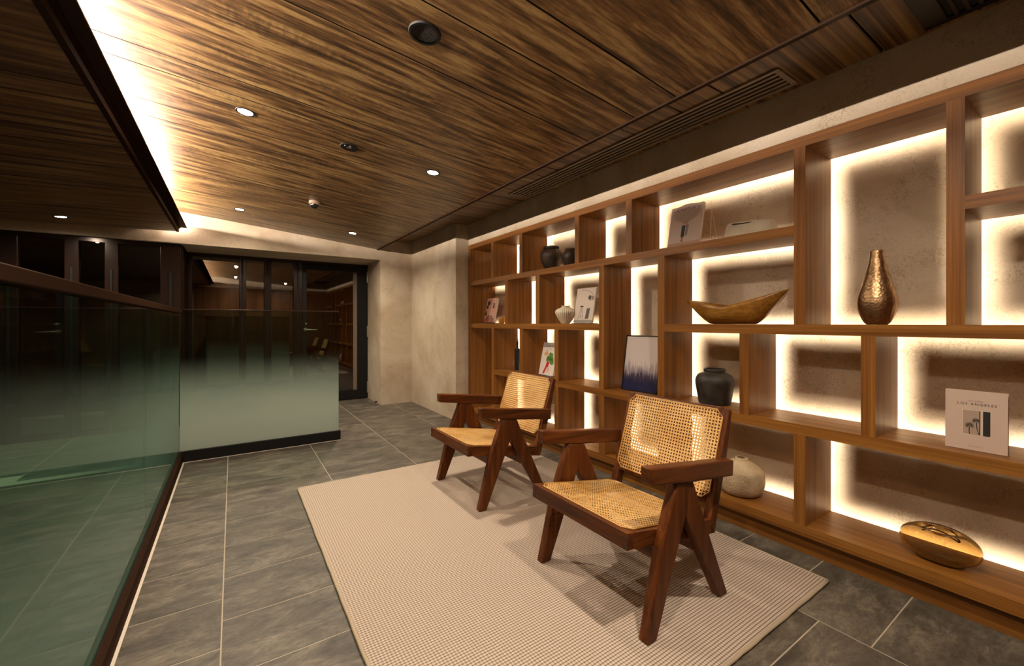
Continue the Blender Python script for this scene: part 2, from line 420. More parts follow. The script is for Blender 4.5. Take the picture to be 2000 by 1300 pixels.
# ------------------------------------------------------------------ glazing on the far wall
def pane(name, a, b, parent): return box(name, a, b, 'glazing', parent)
w1 = struct(box('window_1', (-2.7, 5.58, 1.862), (-.455, 5.64, 1.905), 'frame'), 'dark framed glass screen at the far left under the soffit', 'window')
posts = [(-.62, -.454), (-1.036, -.94), (-1.31, -1.214), (-1.72, -1.604), (-2.2, -2.1), (-2.7, -2.62)]
for x0, x1 in posts:
    box('mullion', (x0, 5.565, 0), (x1, 5.655, 1.862), 'frame', w1, .003)
    box('mullion_bead', (x0+(x1-x0)*.42, 5.556, 0), (x0+(x1-x0)*.58, 5.5645, 1.60), M['black'], w1)
for (x0, x1), (x2, x3) in zip(posts, posts[1:]):
    pane('pane', (x3, 5.60, .05), (x0, 5.608, 1.862), w1)
box('bottom_rail', (-2.7, 5.57, 0), (-.455, 5.65, .05), 'frame', w1)
box('return_panel', (-.47, 5.656, 0), (-.44, YG-.02, 1.905), 'frame', w1)

w2 = struct(box('window_2', (-.44, YG, 1.868), (1.612, YG+.06, 1.905), 'frame'), 'tall narrow dark framed side lights beside the glass door', 'window')
mul = [(-.44, -.398), (.063, .137), (.329, .408), (.658, .765)]
for x0, x1 in mul: box('mullion', (x0, YG-.01, 0), (x1, YG+.08, 1.868), 'frame', w2, .003)
for x in (.085, .355, .70): box('mullion_bead', (x, YG-.02, 0), (x+.02, YG-.0105, 1.868), M['black'], w2)
for (x0, x1), (x2, x3) in zip(mul, mul[1:]): pane('pane', (x1, YG+.03, .05), (x2, YG+.038, 1.868), w2)
box('bottom_rail', (-.44, YG, 0), (.765, YG+.06, .05), 'frame', w2)

d1 = struct(empty('door_1', (.765, YG, 0)), 'dark framed glass door with lever handle and steel hinges', 'door')
for nm, a, b in (('door_stile', (.768, YG-.005, .008), (.815, YG+.045, 1.862)), ('door_stile', (1.462, YG-.005, .008), (1.606, YG+.045, 1.862)),
                 ('top_rail', (.815, YG-.005, 1.79), (1.462, YG+.045, 1.862)), ('bottom_rail', (.815, YG-.005, .008), (1.462, YG+.045, .135))):
    box(nm, a, b, 'black', d1, .002)
box('glass_bead', (1.413, YG-.001, .135), (1.4615, YG+.02, 1.79), plain('glass_bead_grey', rgb('6b5a48'), .5), d1)
pane('pane', (.815, YG+.021, .135), (1.462, YG+.029, 1.79), d1)
for z in (1.653, .874, .08): 
    h = box('hinge', (1.594, YG-.024, z), (1.611, YG-.0055, z+.16), 'brass', d1, .002)
def tube(pts, r, n=10):
    bm = bmesh.new(); rings = []
    for i, p in enumerate(pts):
        p = Vector(p)
        d = (Vector(pts[min(i+1, len(pts)-1)])-Vector(pts[max(i-1, 0)])).normalized()
        u = d.orthogonal().normalized(); v = d.cross(u)
        if rings and False: pass
        rr = r[i] if isinstance(r, (list, tuple)) else r
        rings.append([bm.verts.new(p+rr*(math.cos(2*math.pi*k/n)*u+math.sin(2*math.pi*k/n)*v)) for k in range(n)])
    for p, q in zip(rings, rings[1:]):
        # align the seam so the quads do not twist
        best = min(range(n), key=lambda s: (p[0].co-q[s].co).length)
        for k in range(n): bm.faces.new((p[k], p[(k+1) % n], q[(k+1+best) % n], q[(k+best) % n]))
    bm.faces.new(rings[0][::-1]); bm.faces.new(rings[-1])
    return bm_mesh(bm)
hd = link('door_handle', tube([(.035, -.006, .99), (.035, -.055, .99), (.045, -.062, .99), (.175, -.062, .988)], .009), 'chrome', d1, smooth=True)
lk = link('lock_cylinder', lathe([(.014, 0), (.014, .02), (.010, .024)], 20), 'chrome', d1, (.040, -.005, 1.066), True); lk.rotation_euler = (math.pi/2, 0, 0)
link('handle_rose', tube([(.035, -.0055, .99), (.035, -.014, .99)], .022, 20), 'chrome', d1)

# ------------------------------------------------------------------ balustrades
br = empty('glass_balustrade', (-.35, 1.9, 0)); tag(br, 'long frosted green glass balustrade with brown handrail at left', 'balustrade')
ch = link('base_channel', prism([(-.322, .0), (-.322, .066), (-.338, .084), (-.341, .084), (-.341, .03), (-.361, .03), (-.361, .084), (-.385, .084), (-.385, 0)], YN+.01, 4.142), 'bronzedark', br, (.35, -1.9, 0))
for y0, y1 in ((YN+.01, 2.608), (2.614, 4.112)):
    box('glass_pane', (-.357, y0, .03), (-.345, y1, 1.160), 'frost_green', br)
box('handrail', (-.372, YN+.01, 1.152), (-.328, 4.108, 1.184), 'bronzedark', br, .003)
bc = empty('glass_balustrade', (.25, 4.12, 0)); tag(bc, 'short frosted glass balustrade crossing in front of the far door', 'balustrade')
link('base_channel', prism([(-.32, .0), (-.32, .084), (.829, .084), (.829, 0)], 4.088, 4.150, .002), 'black', bc, (-.25, -4.12, 0))
box('glass_pane', (-.342, 4.113, .084), (.815, 4.125, 1.178), 'frost', bc)
box('top_cap', (-.325, 4.110, 1.178), (.817, 4.128, 1.188), 'bronzedark', bc, .002)
struct(link('trim_3', boxes([((-.3215, YN, -.004), (-.311, 4.087, .002)), ((-.311, 4.078, -.004), (.83, 4.087, .002))]), 'white'), 'pale sealant line along the balustrade base', 'trim')

# ------------------------------------------------------------------ bookcase
TH = .048
bk = empty('bookcase', (XB, 2, 0)); tag(bk, 'built-in walnut bookcase of staggered backlit open bays', 'bookcase')
XR = 2.48; YE = -.34; YL = 4.155
def part(nm, a, b, mat): return box(nm, a, b, mat, bk, .0012)
Z4, Z3, Z2, Z1 = .142, .608, 1.072, 1.537            # tops of the boards
ZT = 1.942
leds = []
GD, GL = .014, .0025                                  # depth of the light groove in a board's back edge, its lip
def grooved(d0, half):
    L_ = XR-XB
    return [(d0, -half), (L_, -half), (L_, -half+GL), (L_-GD, -half+GL), (L_-GD, half-GL), (L_, half-GL), (L_, half), (d0, half)]
def shelf(y0, y1, ztop, nm='shelf'):
    yc = (y0+y1)/2; h = (y1-y0)/2
    link(nm, prism(grooved(0, TH/2), -h, h), 'shelf_y', bk, (0, yc-2, ztop-TH/2))
    leds.append(('h', y0, y1, ztop-TH/2))
def upright(yhi, z0, z1):
    zc_ = (z0+z1)/2; h = (z1-z0)/2
    me = prism(grooved(.0006, TH/2), -h, h)
    me.transform(Matrix(((1, 0, 0, 0), (0, 0, -1, 0), (0, 1, 0, 0), (0, 0, 0, 1))))
    link('upright', me, 'shelf_z', bk, (0, yhi-TH/2-2, zc_))
    leds.append(('v', yhi-TH/2, z0, z1))
shelf(YE, YL-.048, Z4)
part('side_panel', (XB, YL-.048, 0), (XR+.035, YL, ZT), 'shelf_z')
part('toe_kick', (2.228, YE, 0), (2.246, YL-.048, Z4-TH), 'shelf_y')
shelf(YE, YL-.048, ZT, 'top_board')
# row divisions
shelf(.894, YL-.048, Z1); shelf(YE, .342, Z1)
shelf(2.15, YL-.048, Z2); shelf(YE, 1.602, Z2)
shelf(YE, 3.60, Z3)
for y in (3.66, 3.155, 2.405, 1.90): upright(y, Z1, ZT-TH)
for y in (.894, .39): upright(y, Z2, ZT-TH)
for y in (3.40, 2.905): upright(y, Z2, Z1-TH)
for y in (2.15, 1.65): upright(y, Z3, Z1-TH)
upright(3.65, Z4, Z2-TH)
for y in (3.15, 2.65, 1.147, .642, .14): upright(y, Z3, Z2-TH)
for y in (2.65, 2.15, 1.65, .894, -.1): upright(y, Z4, Z3-TH)
M['shelf_led'] = emit('shelf_led', LED_COL, LED)
for l in leds:
    if l[0] == 'h': box('led_strip', (XR-GD+.0005, l[1]+.02, l[3]-.006), (XR-GD+.003, l[2]-.02, l[3]+.006), 'shelf_led', bk)
    else: box('led_strip', (XR-GD+.0005, l[1]-.006, l[2]+.02), (XR-GD+.003, l[1]+.006, l[3]-.02), 'shelf_led', bk)

# ------------------------------------------------------------------ rug
rg = empty('area_rug', (1.2, 1.855, 0)); tag(rg, 'pale beige woven loop rug under the two cane armchairs', 'rug')
RX0, RX1, RY0, RY1 = .352, 2.056, .712, 3.01
bm = bmesh.new(); add_box(bm, (RX0-1.2, RY0-1.855, .0006), (RX1-1.2, RY1-1.855, .012))
link('woven_field', bm_mesh(bm), 'rug', rg)
e = .006
for a, b in (((RX0, RY0), (RX0, RY1)), ((RX1, RY0), (RX1, RY1)), ((RX0, RY0), (RX1, RY0)), ((RX0, RY1), (RX1, RY1))):
    n = 40
    pts = [(a[0]+(b[0]-a[0])*i/n-1.2+random.uniform(-.0012, .0012), a[1]+(b[1]-a[1])*i/n-1.855+random.uniform(-.0012, .0012), .0075) for i in range(n+1)]
    link('edge_binding', tube(pts, .0069, 8), 'binding', rg, smooth=True)

# ------------------------------------------------------------------ cane armchairs
def cane_mesh(W, H, pitch=.0138, hole=.0042, th=.0016, clip=2):
    nx, ny = int(round(W/pitch)), int(round(H/pitch)); px, py = W/nx, H/ny
    bm = bmesh.new(); corner = {}
    def cv(k):
        if k not in corner: corner[k] = bm.verts.new((k[0]*px/2-W/2, k[1]*py/2-H/2, 0))
        return corner[k]
    for i in range(nx):
        for j in range(ny):
            ci, cj = min(i, nx-1-i), min(j, ny-1-j)
            if ci+cj < clip: continue
            x, y = (i+.5)*px-W/2, (j+.5)*py-H/2
            outer = [cv((2*i+2, 2*j+1)), cv((2*i+2, 2*j+2)), cv((2*i+1, 2*j+2)), cv((2*i, 2*j+2)), cv((2*i, 2*j+1)), cv((2*i, 2*j)), cv((2*i+1, 2*j)), cv((2*i+2, 2*j))]
            inner = [bm.verts.new((x+hole*math.cos(math.pi*k/4), y+hole*math.sin(math.pi*k/4), .0007*(k % 2))) for k in range(8)]
            for k in range(8): bm.faces.new((outer[k], outer[(k+1) % 8], inner[(k+1) % 8], inner[k]))
    return bm_mesh(bm)
def cane_mat():
    m, nt, out = newmat('natural_cane')
    b = bsdf(nt, out, Roughness=.42)
    v = coords(nt, (1, 1, 1), False)
    wv = N(nt, 'ShaderNodeTexNoise'); wv.inputs['Scale'].default_value = 260; L(nt, v, wv.inputs['Vector'])
    n2 = N(nt, 'ShaderNodeTexNoise'); n2.inputs['Scale'].default_value = 7; L(nt, v, n2.inputs['Vector'])
    ad = N(nt, 'ShaderNodeMath', operation='MULTIPLY_ADD'); L(nt, n2.outputs['Fac'], ad.inputs[0]); ad.inputs[1].default_value = .5; L(nt, wv.outputs['Fac'], ad.inputs[2])
    r = ramp(nt, [(.52, rgb('9a6a2c')), (.72, rgb('cb9a54')), (.9, rgb('e2bd82'))]); L(nt, ad.outputs[0], r.inputs[0])
    L(nt, r.outputs[0], b.inputs['Base Color'])
    bp = N(nt, 'ShaderNodeBump'); bp.inputs['Strength'].default_value = .5; bp.inputs['Distance'].default_value = .001
    L(nt, wv.outputs['Fac'], bp.inputs['Height']); L(nt, bp.outputs[0], b.inputs['Normal'])
    return m
M['cane'] = cane_mat()
M['cane_edge'] = plain('cane_spline', rgb('c2924c'), .45)
def cane_border(W, H, clip, r=.0032):
    c = clip
    pts = [(-W/2+c, -H/2), (W/2-c, -H/2), (W/2, -H/2+c), (W/2, H/2-c), (W/2-c, H/2), (-W/2+c, H/2), (-W/2, H/2-c), (-W/2, -H/2+c)]
    pts = [(x, y, 0) for x, y in pts]
    return tube(pts+pts[:1], r, 6)

CX, CY, CZ = 1.38, 1.1975, .0125
def make_chair():
    t = empty('armchair', (CX, CY, CZ))
    def P(nm, me, mat, parent=t, smooth=False):
        o = link(nm, me, mat, parent, smooth=smooth)
        for v in me.vertices: v.co -= Vector((CX, CY, CZ))
        return o
    ya, yb = .895, .935                   # near side leg slab
    yc, yd = 1.460, 1.500
    for y0, y1 in ((ya, yb), (yc, yd)):
        front = [(1.136, CZ), (1.186, CZ), (1.349, .387), (1.362, .42), (1.372, .505), (1.300, .517), (1.262, .43), (1.213, .311)]
        rear = [(1.350, .384), (1.572, CZ), (1.626, CZ), (1.503, .272), (1.398, .500), (1.368, .506)]
        P('leg', prism([(x, z) for x, z in front], y0, y1, .006), 'teak_z')
        P('leg', prism(rear, y0+.002, y1-.002, .005), 'teak_z')
        o0, o1 = (y0-.008, y1-.001) if y0 < 1 else (y0+.001, y1+.008)
        arm = [(1.148, .540), (1.146, .598), (1.655, .535), (1.650, .472), (1.372, .505), (1.300, .518)]
        P('armrest', prism(arm, o0, o1, .007), 'teak_x')
    # seat frame, falling to the back
    def sz(x): return .381-.165*(x-1.088)
    sy0, sy1 = .9355, 1.4595
    P('front_rail', prism([(1.085, sz(1.085)-.058), (1.085, sz(1.085)), (1.117, sz(1.117)), (1.117, sz(1.117)-.055)], sy0, sy1, .0015), 'teak_y')
    for y in (sy0, sy1-.02):
        for dz in (.014, .042):
            P('finger_joint', boxes([((1.0842, y, sz(1.085)-dz-.013), (1.0852, y+.02, sz(1.085)-dz+.001))]), 'joint')
    for y0, y1 in ((sy0, sy0+.034), (sy1-.034, sy1)):
        P('side_rail', prism([(1.1171, sz(1.117)-.056), (1.1171, sz(1.117)), (1.572, sz(1.572)), (1.60, sz(1.6)-.056)], y0, y1, .0015), 'teak_x')
    P('rear_rail', prism([(1.545, sz(1.545)-.05), (1.545, sz(1.545)), (1.575, sz(1.575)), (1.575, sz(1.575)-.05)], sy0+.0345, sy1-.0345, .0015), 'teak_y')
    P('cross_rail', boxes([((1.240, sy0, .240), (1.268, sy1, .292))], .002), 'teak_y')
    P('cross_rail', boxes([((1.448, sy0, .218), (1.474, sy1, .262))], .002), 'teak_y')
    # seat cane
    ang = math.atan(.165)
    W, Hh = .480, .450
    xm = (1.103+1.562)/2
    se = link('seat_cane', cane_mesh(W, Hh), 'cane', t)
    se.location = (xm-CX, 0, sz(xm)+.0026-CZ); se.rotation_euler = (0, ang, math.pi/2)
    se.rotation_euler = Matrix(((0, math.cos(ang), math.sin(ang)), (-1, 0, 0), (0, -math.sin(ang), math.cos(ang)))).to_euler()
    bo = link('cane_border', cane_border(W+.004, Hh+.004, .028), 'cane_edge', se)
    # back posts, rails and cane
    def px(z): return 1.568+.336*(z-.303)           # front face of the post
    def bx(z): return 1.612+(z-.241)*.2505
    for y0, y1 in ((sy0, sy0+.034), (sy1-.034, sy1)):
        P('back_post', prism([(1.602, .241), (1.574, .247), (1.573, .303), (px(.52), .52), (px(.722), .722), (1.729, .712), (1.688, .53), (1.632, .35)], y0, y1, .0025), 'teak_z')
    def rail(z0, z1, d0, d1): return [(px(z0)+d0, z0), (px(z1)+d0, z1), (px(z1)+d1, z1), (px(z0)+d1, z0)]
    P('back_rail', prism(rail(.688, .722, 0, .024), sy0+.0345, sy1-.0345, .002), 'teak_y')
    P('back_rail', prism(rail(.356, .392, .002, .024), sy0+.0345, sy1-.0345, .002), 'teak_y')
    ba = math.atan(.336)
    W2, H2 = .478, .338/math.cos(ba)
    zm = (.378+.708)/2
    bk_ = link('back_cane', cane_mesh(W2, H2), 'cane', t)
    # local x -> world y, local y -> up the slope, local z -> towards the front
    s, c = math.sin(ba), math.cos(ba)
    bk_.rotation_euler = Matrix(((0, s, -c), (-1, 0, 0), (0, c, s))).to_euler()
    bk_.location = (px(zm)-.0028-CX, 0, zm-CZ)
    link('cane_border', cane_border(W2+.004, H2+.004, .028), 'cane_edge', bk_)
    return t
ch1 = make_chair()
tag(ch1, 'teak armchair with cane seat and back, nearest the viewer', 'armchair', 'cane armchairs on the rug')
ch2 = copy_tree(ch1); ch2.location = (CX+.016, CY+1.160, CZ)
tag(ch2, 'teak armchair with cane seat and back, farther along the rug', 'armchair', 'cane armchairs on the rug')

# ------------------------------------------------------------------ things on the shelves
EPS = .0006
def noise_rough(name, c1, c2, scale, bump, rough=.7, dist=.004, metal=0, vor=False):
    m, nt, out = newmat(name)
    b = bsdf(nt, out, Roughness=rough, Metallic=metal)
    tc = N(nt, 'ShaderNodeTexCoord')
    n = N(nt, 'ShaderNodeTexVoronoi' if vor else 'ShaderNodeTexNoise'); n.inputs['Scale'].default_value = scale
    if not vor: n.inputs['Detail'].default_value = 5
    L(nt, tc.outputs['Object'], n.inputs['Vector'])
    n2 = N(nt, 'ShaderNodeTexNoise'); n2.inputs['Scale'].default_value = 12; n2.inputs['Detail'].default_value = 5; L(nt, tc.outputs['Object'], n2.inputs['Vector'])
    r = ramp(nt, [(.35, c1), (.68, c2)]); L(nt, n2.outputs['Fac'], r.inputs[0]); L(nt, r.outputs[0], b.inputs['Base Color'])
    bp = N(nt, 'ShaderNodeBump'); bp.inputs['Strength'].default_value = bump; bp.inputs['Distance'].default_value = dist
    L(nt, n.outputs[0], bp.inputs['Height']); L(nt, bp.outputs[0], b.inputs['Normal'])
    return m
M['clay'] = noise_rough('dark_clay', rgb('1d140c'), rgb('4a3824'), 40, .5, .55)
M['blackclay'] = noise_rough('black_clay', rgb('14110e'), rgb('3c3429'), 30, .4, .6)
M['bronze'] = noise_rough('hammered_bronze', rgb('8a6c4e'), rgb('a98a66'), 95, .7, .42, .0018, 1, True)
M['stone'] = noise_rough('nubbly_stoneware', rgb('a89273'), rgb('c2ae8e'), 95, 1., .9, .006)
M['whiteware'] = noise_rough('white_ceramic', rgb('c8b79c'), rgb('d8cab2'), 60, .15, .6)
M['ambercup'] = noise_rough('honey_cup', rgb('a06a20'), rgb('c48a38'), 20, .2, .35)

def vessel(name, prof, loc, mat, label, cat, wall=.006, fn=None, n=56):
    """outer profile then an inner wall, so it is a hollow pot"""
    o = smooth_prof(prof)
    top = o[-1]
    inner = [(max(r-wall, .002), z) for r, z in o[::-1] if z > o[0][1]+wall*1.5 and r > wall+.003]
    inner = inner[:max(3, len(inner)*2//3)]
    me = lathe(o+inner, n, fn)
    ob = link(name, me, mat, None, (loc[0], loc[1], loc[2]+EPS), True)
    return tag(ob, label, cat)
vessel('clay_jar', [(.050, 0), (.060, .01), (.082, .06), (.098, .11), (.096, .145), (.078, .178), (.064, .186), (.063, .19), (.068, .195), (.068, .210), (.064, .213)],
       (2.335, 2.868, Z1), 'clay', 'larger dark brown clay jar on the top shelf', 'jar')
vessel('clay_jar', [(.038, 0), (.045, .008), (.062, .045), (.074, .085), (.070, .115), (.055, .135), (.046, .14), (.046, .143), (.050, .147), (.050, .158), (.047, .16)],
       (2.345, 2.622, Z1), 'clay', 'smaller dark brown clay jar half hidden by an upright', 'jar')
bz = vessel('bronze_vase', [(.036, 0), (.046, .012), (.062, .050), (.0685, .090), (.064, .130), (.049, .185), (.035, .240), (.027, .285), (.0245, .315), (.0235, .3215)],
       (2.335, .628, Z2), 'bronze', 'tall hammered bronze teardrop vase in the open bay', 'vase', .003)
vessel('black_jar', [(.078, 0), (.086, .005), (.090, .03), (.099, .085), (.104, .125), (.100, .150), (.086, .170), (.062, .179), (.055, .182), (.054, .186), (.058, .189), (.058, .201), (.054, .203)],
       (2.345, 1.372, Z3), 'blackclay', 'black clay jar with short neck behind the near chair', 'jar')
vessel('stoneware_vase', [(.066, 0), (.088, .006), (.106, .032), (.114, .075), (.110, .118), (.100, .138), (.066, .166), (.042, .178), (.034, .182), (.032, .192), (.027, .194)],
       (2.335, 1.212, Z4), 'stone', 'squat beige nubbly stoneware vase on the lowest shelf', 'vase', .008)
vessel('pleated_vase', [(.034, 0), (.038, .004), (.060, .040), (.080, .075), (.0865, .096), (.076, .116), (.045, .132), (.033, .139), (.032, .143), (.038, .150)],
       (2.315, 2.655, Z2), 'whiteware', 'small white pleated ceramic vase with pinched neck', 'vase', .004,
       lambda r, z, a: r*(1+.022*math.sin(a*30+8*z*math.sin(a*3))*(1 if .01 < z < .135 else .2)), 240)
vessel('honey_cup', [(.022, 0), (.030, .006), (.035, .03), (.034, .055), (.032, .068)], (2.36, 3.724, Z2), 'ambercup', 'small honey coloured cup beside a pink magazine', 'cup', .003)

bt = empty('bottle', (2.365, 3.440, Z3+EPS)); tag(bt, 'slim matt black bottle with wooden stopper', 'bottle')
link('body', lathe(smooth_prof([(.024, 0), (.0265, .004), (.0265, .10), (.0265, .195), (.023, .208), (.011, .222), (.010, .235), (.010, .285)], 5), 32), plain('matt_black', (.012, .012, .014, 1), .38), bt, smooth=True)
link('stopper', lathe([(.008, .2852), (.009, .288), (.009, .309), (.007, .312)], 20), plain('cork', rgb('b08850'), .7), bt, smooth=True)

# low oval ceramic with slit
bm = bmesh.new(); rings = []
n = 64
prof = [(.86, 0), (.95, .008)]+[(.97-.13*(k/9.)**1.6+.010*(k % 2), .012+.072*k/9.) for k in range(10)]+[(.80, .090), (.70, .092)]
for s, z in prof:
    rings.append([bm.verts.new((.075*s*math.cos(2*math.pi*i/n), .142*s*math.copysign(abs(math.sin(2*math.pi*i/n))**.8, math.sin(2*math.pi*i/n)), z+(.010*math.sin(2*math.pi*i/n*1+.5)*(z/.092) if z > .05 else 0))) for i in range(n)])
for p, q in zip(rings, rings[1:]):
    for i in range(n): bm.faces.new((p[i], p[(i+1) % n], q[(i+1) % n], q[i]))
bm.faces.new(rings[0][::-1]); bm.faces.new(rings[-1])
lc = link('oval_ceramic', bm_mesh(bm), 'whiteware', None, (2.335, 1.165, Z1+EPS), True)
tag(lc, 'low off-white ribbed oval ceramic bowl on the top shelf', 'bowl')
slit = link('slit_shade', lathe([(.001, 0), (.055, .0), (.055, .003), (.001, .003)], 32), plain('slit_dark', (.01, .008, .006, 1), .9), lc, (-.058, .012, .078))  # thin dark disc, painted stand-in for the shade inside the slit
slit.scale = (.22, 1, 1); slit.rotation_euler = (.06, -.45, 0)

# boat shaped wooden bowl
bm = bmesh.new()
NS, NT = 48, 24
def hz(s): return .096+(.052 if s < 0 else .082)*abs(s)**(1.1 if s < 0 else 1.25)     # rim height; s=-1 far tip, s=+1 near tip
rows = []
for i in range(NS+1):
    s = -1+2*i/NS
    y = 1.258-.285*s
    hw = .112*(1-abs(s)**1.7)**.8+.005
    u_ = max(0, (abs(s)-.42)/.58)
    bot = hz(s)*u_*.97
    row = []
    for j in range(NT+1):
        a = math.pi*j/NT
        cx = math.cos(a); sx = math.sin(a)
        row.append(bm.verts.new((hw*math.copysign(abs(cx)**.8, cx), y-1.258, hz(s)-(hz(s)-bot)*sx**.85)))
    rows.append(row)
for p, q in zip(rows, rows[1:]):
    for j in range(NT): bm.faces.new((p[j], p[j+1], q[j+1], q[j]))
wb = link('wooden_bowl', bm_mesh(bm), 'bowl', None, (2.335, 1.258, Z2+EPS), True)
so = wb.modifiers.new('thick', 'SOLIDIFY'); so.thickness = .010; so.offset = -1
for v in wb.data.vertices: v.co.z += 0
tag(wb, 'carved golden wood boat-shaped bowl with upswept tips', 'bowl')

# amber blown glass vessel
def amber():
    m, nt, out = newmat('amber_glass')
    b = bsdf(nt, out, Roughness=.0)
    b.inputs['Base Color'].default_value = (.74, .60, .36, 1)
    b.inputs['Transmission Weight'].default_value = 1; b.inputs['IOR'].default_value = 1.42
    return m
bm = bmesh.new()
bmesh.ops.create_uvsphere(bm, u_segments=64, v_segments=40, radius=1)
for v in bm.verts:
    x, y, z = v.co
    zz = z*.5+.5
    X, Y, Z = x*.075, y*.118, (math.copysign(abs(z)**.9, z)*.072)
    d = math.exp(-((x/.45)**2+(y/.42)**2)) if z > 0 else 0
    Z -= .034*d*max(0, z)                    # the pushed-in mouth
    ridge = math.exp(-((y-.0)/.40)**2)*math.exp(-((x-.34)/.16)**2) if z > .3 else 0
    Z += .016*ridge
    if z < -.80: Z = -.0665
    v.co = (X, Y, Z)
bmesh.ops.translate(bm, verts=bm.verts, vec=(0, 0, .0665))
gv = link('glass_vessel', bm_mesh(bm), amber(), None, (2.318, .432, Z4+EPS), True)
so = gv.modifiers.new('wall', 'SOLIDIFY'); so.thickness = .005; so.offset = -1
tag(gv, 'amber blown glass pebble vessel with pinched mouth on the lowest shelf', 'vessel')
mouth = [( .022-.030*math.cos(a), .052*math.sin(a), .106+.014*math.cos(2*a)+.004*math.sin(a)) for a in [2*math.pi*k/28 for k in range(29)]]
link('mouth_rim', tube(mouth, .0030, 8), plain('dark_amber_rim', rgb('3a240c'), .1), gv, smooth=True)

# ---- books, magazines, picture: built flat in local (u across, v up, w out of the cover), then leaned
def text_mesh(s, size, spacing=1.0):
    cu = bpy.data.curves.new('t', 'FONT'); cu.body = s; cu.size = size; cu.align_x = 'CENTER'; cu.space_character = spacing
    cu.resolution_u = 2
    o = bpy.data.objects.new('t', cu); C.objects.link(o)
    dg = bpy.context.evaluated_depsgraph_get()
    me = bpy.data.meshes.new_from_object(o.evaluated_get(dg))
    bpy.data.objects.remove(o); bpy.data.curves.remove(cu)
    return me
def flat_poly(pts, z=0):
    me = bpy.data.meshes.new('print'); me.from_pydata([(x, y, z) for x, y in pts], [], [list(range(len(pts)))]); return me
def flat_polys(polys, z=0):
    vs, fs = [], []
    for p in polys:
        fs.append(list(range(len(vs), len(vs)+len(p)))); vs += [(x, y, z) for x, y in p]
    me = bpy.data.meshes.new('print'); me.from_pydata(vs, [], fs); return me
def rect(x0, y0, x1, y1): return [(x0, y0), (x1, y0), (x1, y1), (x0, y1)]
def disc(cx, cy, rx, ry, n=18, w=0, sd=0):
    rn = random.Random(sd)
    return [(cx+rx*(1+w*rn.uniform(-1, 1))*math.cos(2*math.pi*k/n), cy+ry*(1+w*rn.uniform(-1, 1))*math.sin(2*math.pi*k/n)) for k in range(n)]
def stroke(pts, wd):
    out = []
    for (x0, y0), (x1, y1) in zip(pts, pts[1:]):
        d = math.hypot(x1-x0, y1-y0) or 1
        nx, ny = -(y1-y0)/d*wd/2, (x1-x0)/d*wd/2
        out.append([(x0+nx, y0+ny), (x0-nx, y0-ny), (x1-nx, y1-ny), (x1+nx, y1+ny)])
    return out
def leaned(name, loc, lean, yaw, label, cat, group=None):
    """front faces -x; local u -> -y, v -> up, w -> -x"""
    e_ = empty(name, loc)
    s, c = math.sin(lean), math.cos(lean)
    R = Matrix.Rotation(yaw, 3, 'Z') @ Matrix(((0, s, -c), (-1, 0, 0), (0, c, s)))
    e_.rotation_euler = R.to_euler(); tag(e_, label, cat, group); return e_
def book_body(t, W, H, D, cover, pages='paper', under=.003):
    """front face at w=0, body behind it; bottom edge at v=0"""
    c1 = link('front_cover', boxes([((-W/2, 0, -.0012), (W/2, H, 0))]), cover, t)
    link('page_block', boxes([((-W/2+.003, under, -D+.0014), (W/2-.002, H-under, -.0014))]), pages, t)
    link('back_cover', boxes([((-W/2, 0, -D), (W/2, H, -D+.0012))]), cover, t)
    return c1
def ink(nm, me, mat, t, z=.0006, loc=(0, 0)): return link(nm, me, mat, t, (loc[0], loc[1], z))
def wire_stand(nm, t_loc, label, H=.26):
    o = empty(nm, t_loc); tag(o, label, 'stand')
    return o

# 1 curtain magazine
k = leaned('magazine', (2.312, 1.562, Z1+.0040), .21, 0, 'magazine with a gathered curtain cover standing on the top shelf', 'magazine')
c1 = book_body(k, .222, .282, .016, plain('curtain_cover', rgb('ccb3a5'), .45))
ink('print_curtain', flat_polys([disc(0, .232, .095, .06, 24)]), plain('curtain_grey', rgb('b49c90'), .5), c1, .0004)
fold = []
for i in range(13):
    x = -.09+.015*i
    fold += stroke([(x, .268), (x*.7, .215), (x*.15, .158)], .0012)
ink('print_folds', flat_polys(fold), plain('fold_line', rgb('84705f'), .5), c1, .0008)
ink('print_title', text_mesh('KINFOLK', .026, 1.25), 'ink', c1, .0012, (-.005, .248))
for q in (rect(.073, .256, .095, .259), rect(-.092, .254, -.078, .257)): ink('print_small', flat_polys([q]), 'ink', c1, .0012)
ink('print_figure', flat_polys([rect(-.022, .075, .002, .150), rect(-.018, .045, -.004, .075)]), 'ink', c1, .0010)
M['skin'] = plain('skin_print', rgb('b5764f'), .5)
for q in (disc(.006, .165, .014, .006), disc(-.010, .062, .008, .012)): ink('print_hand', flat_polys([q]), 'skin', c1, .0013)
ink('print_drape', flat_polys([[(.004, .155), (.026, .150), (.020, .075), (.008, .085)]]), plain('drape_print', rgb('8a746a'), .5), c1, .0010)
ink('print_ground', flat_polys([rect(-.111, .0, .111, .040)]), plain('sand_print', rgb('b58b76'), .5), c1, .0003)
st = tag(link('display_stand', tube([(2.41, 1.435, Z1+.004), (2.405, 1.43, Z1+.14), (2.402, 1.425, Z1+.285)], .0012, 6), plain('clear_wire', rgb('d9c8ae'), .3)), 'thin clear wire easel behind the curtain magazine', 'stand')
link('strut', tube([(2.405, 1.428, Z1+.26), (2.445, 1.41, Z1+.003)], .0012, 6), plain('clear_wire2', rgb('d9c8ae'), .3), st)
link('foot', tube([(2.41, 1.435, Z1+.0045), (2.445, 1.41, Z1+.0045)], .0012, 6), plain('clear_wire3', rgb('d9c8ae'), .3), st)

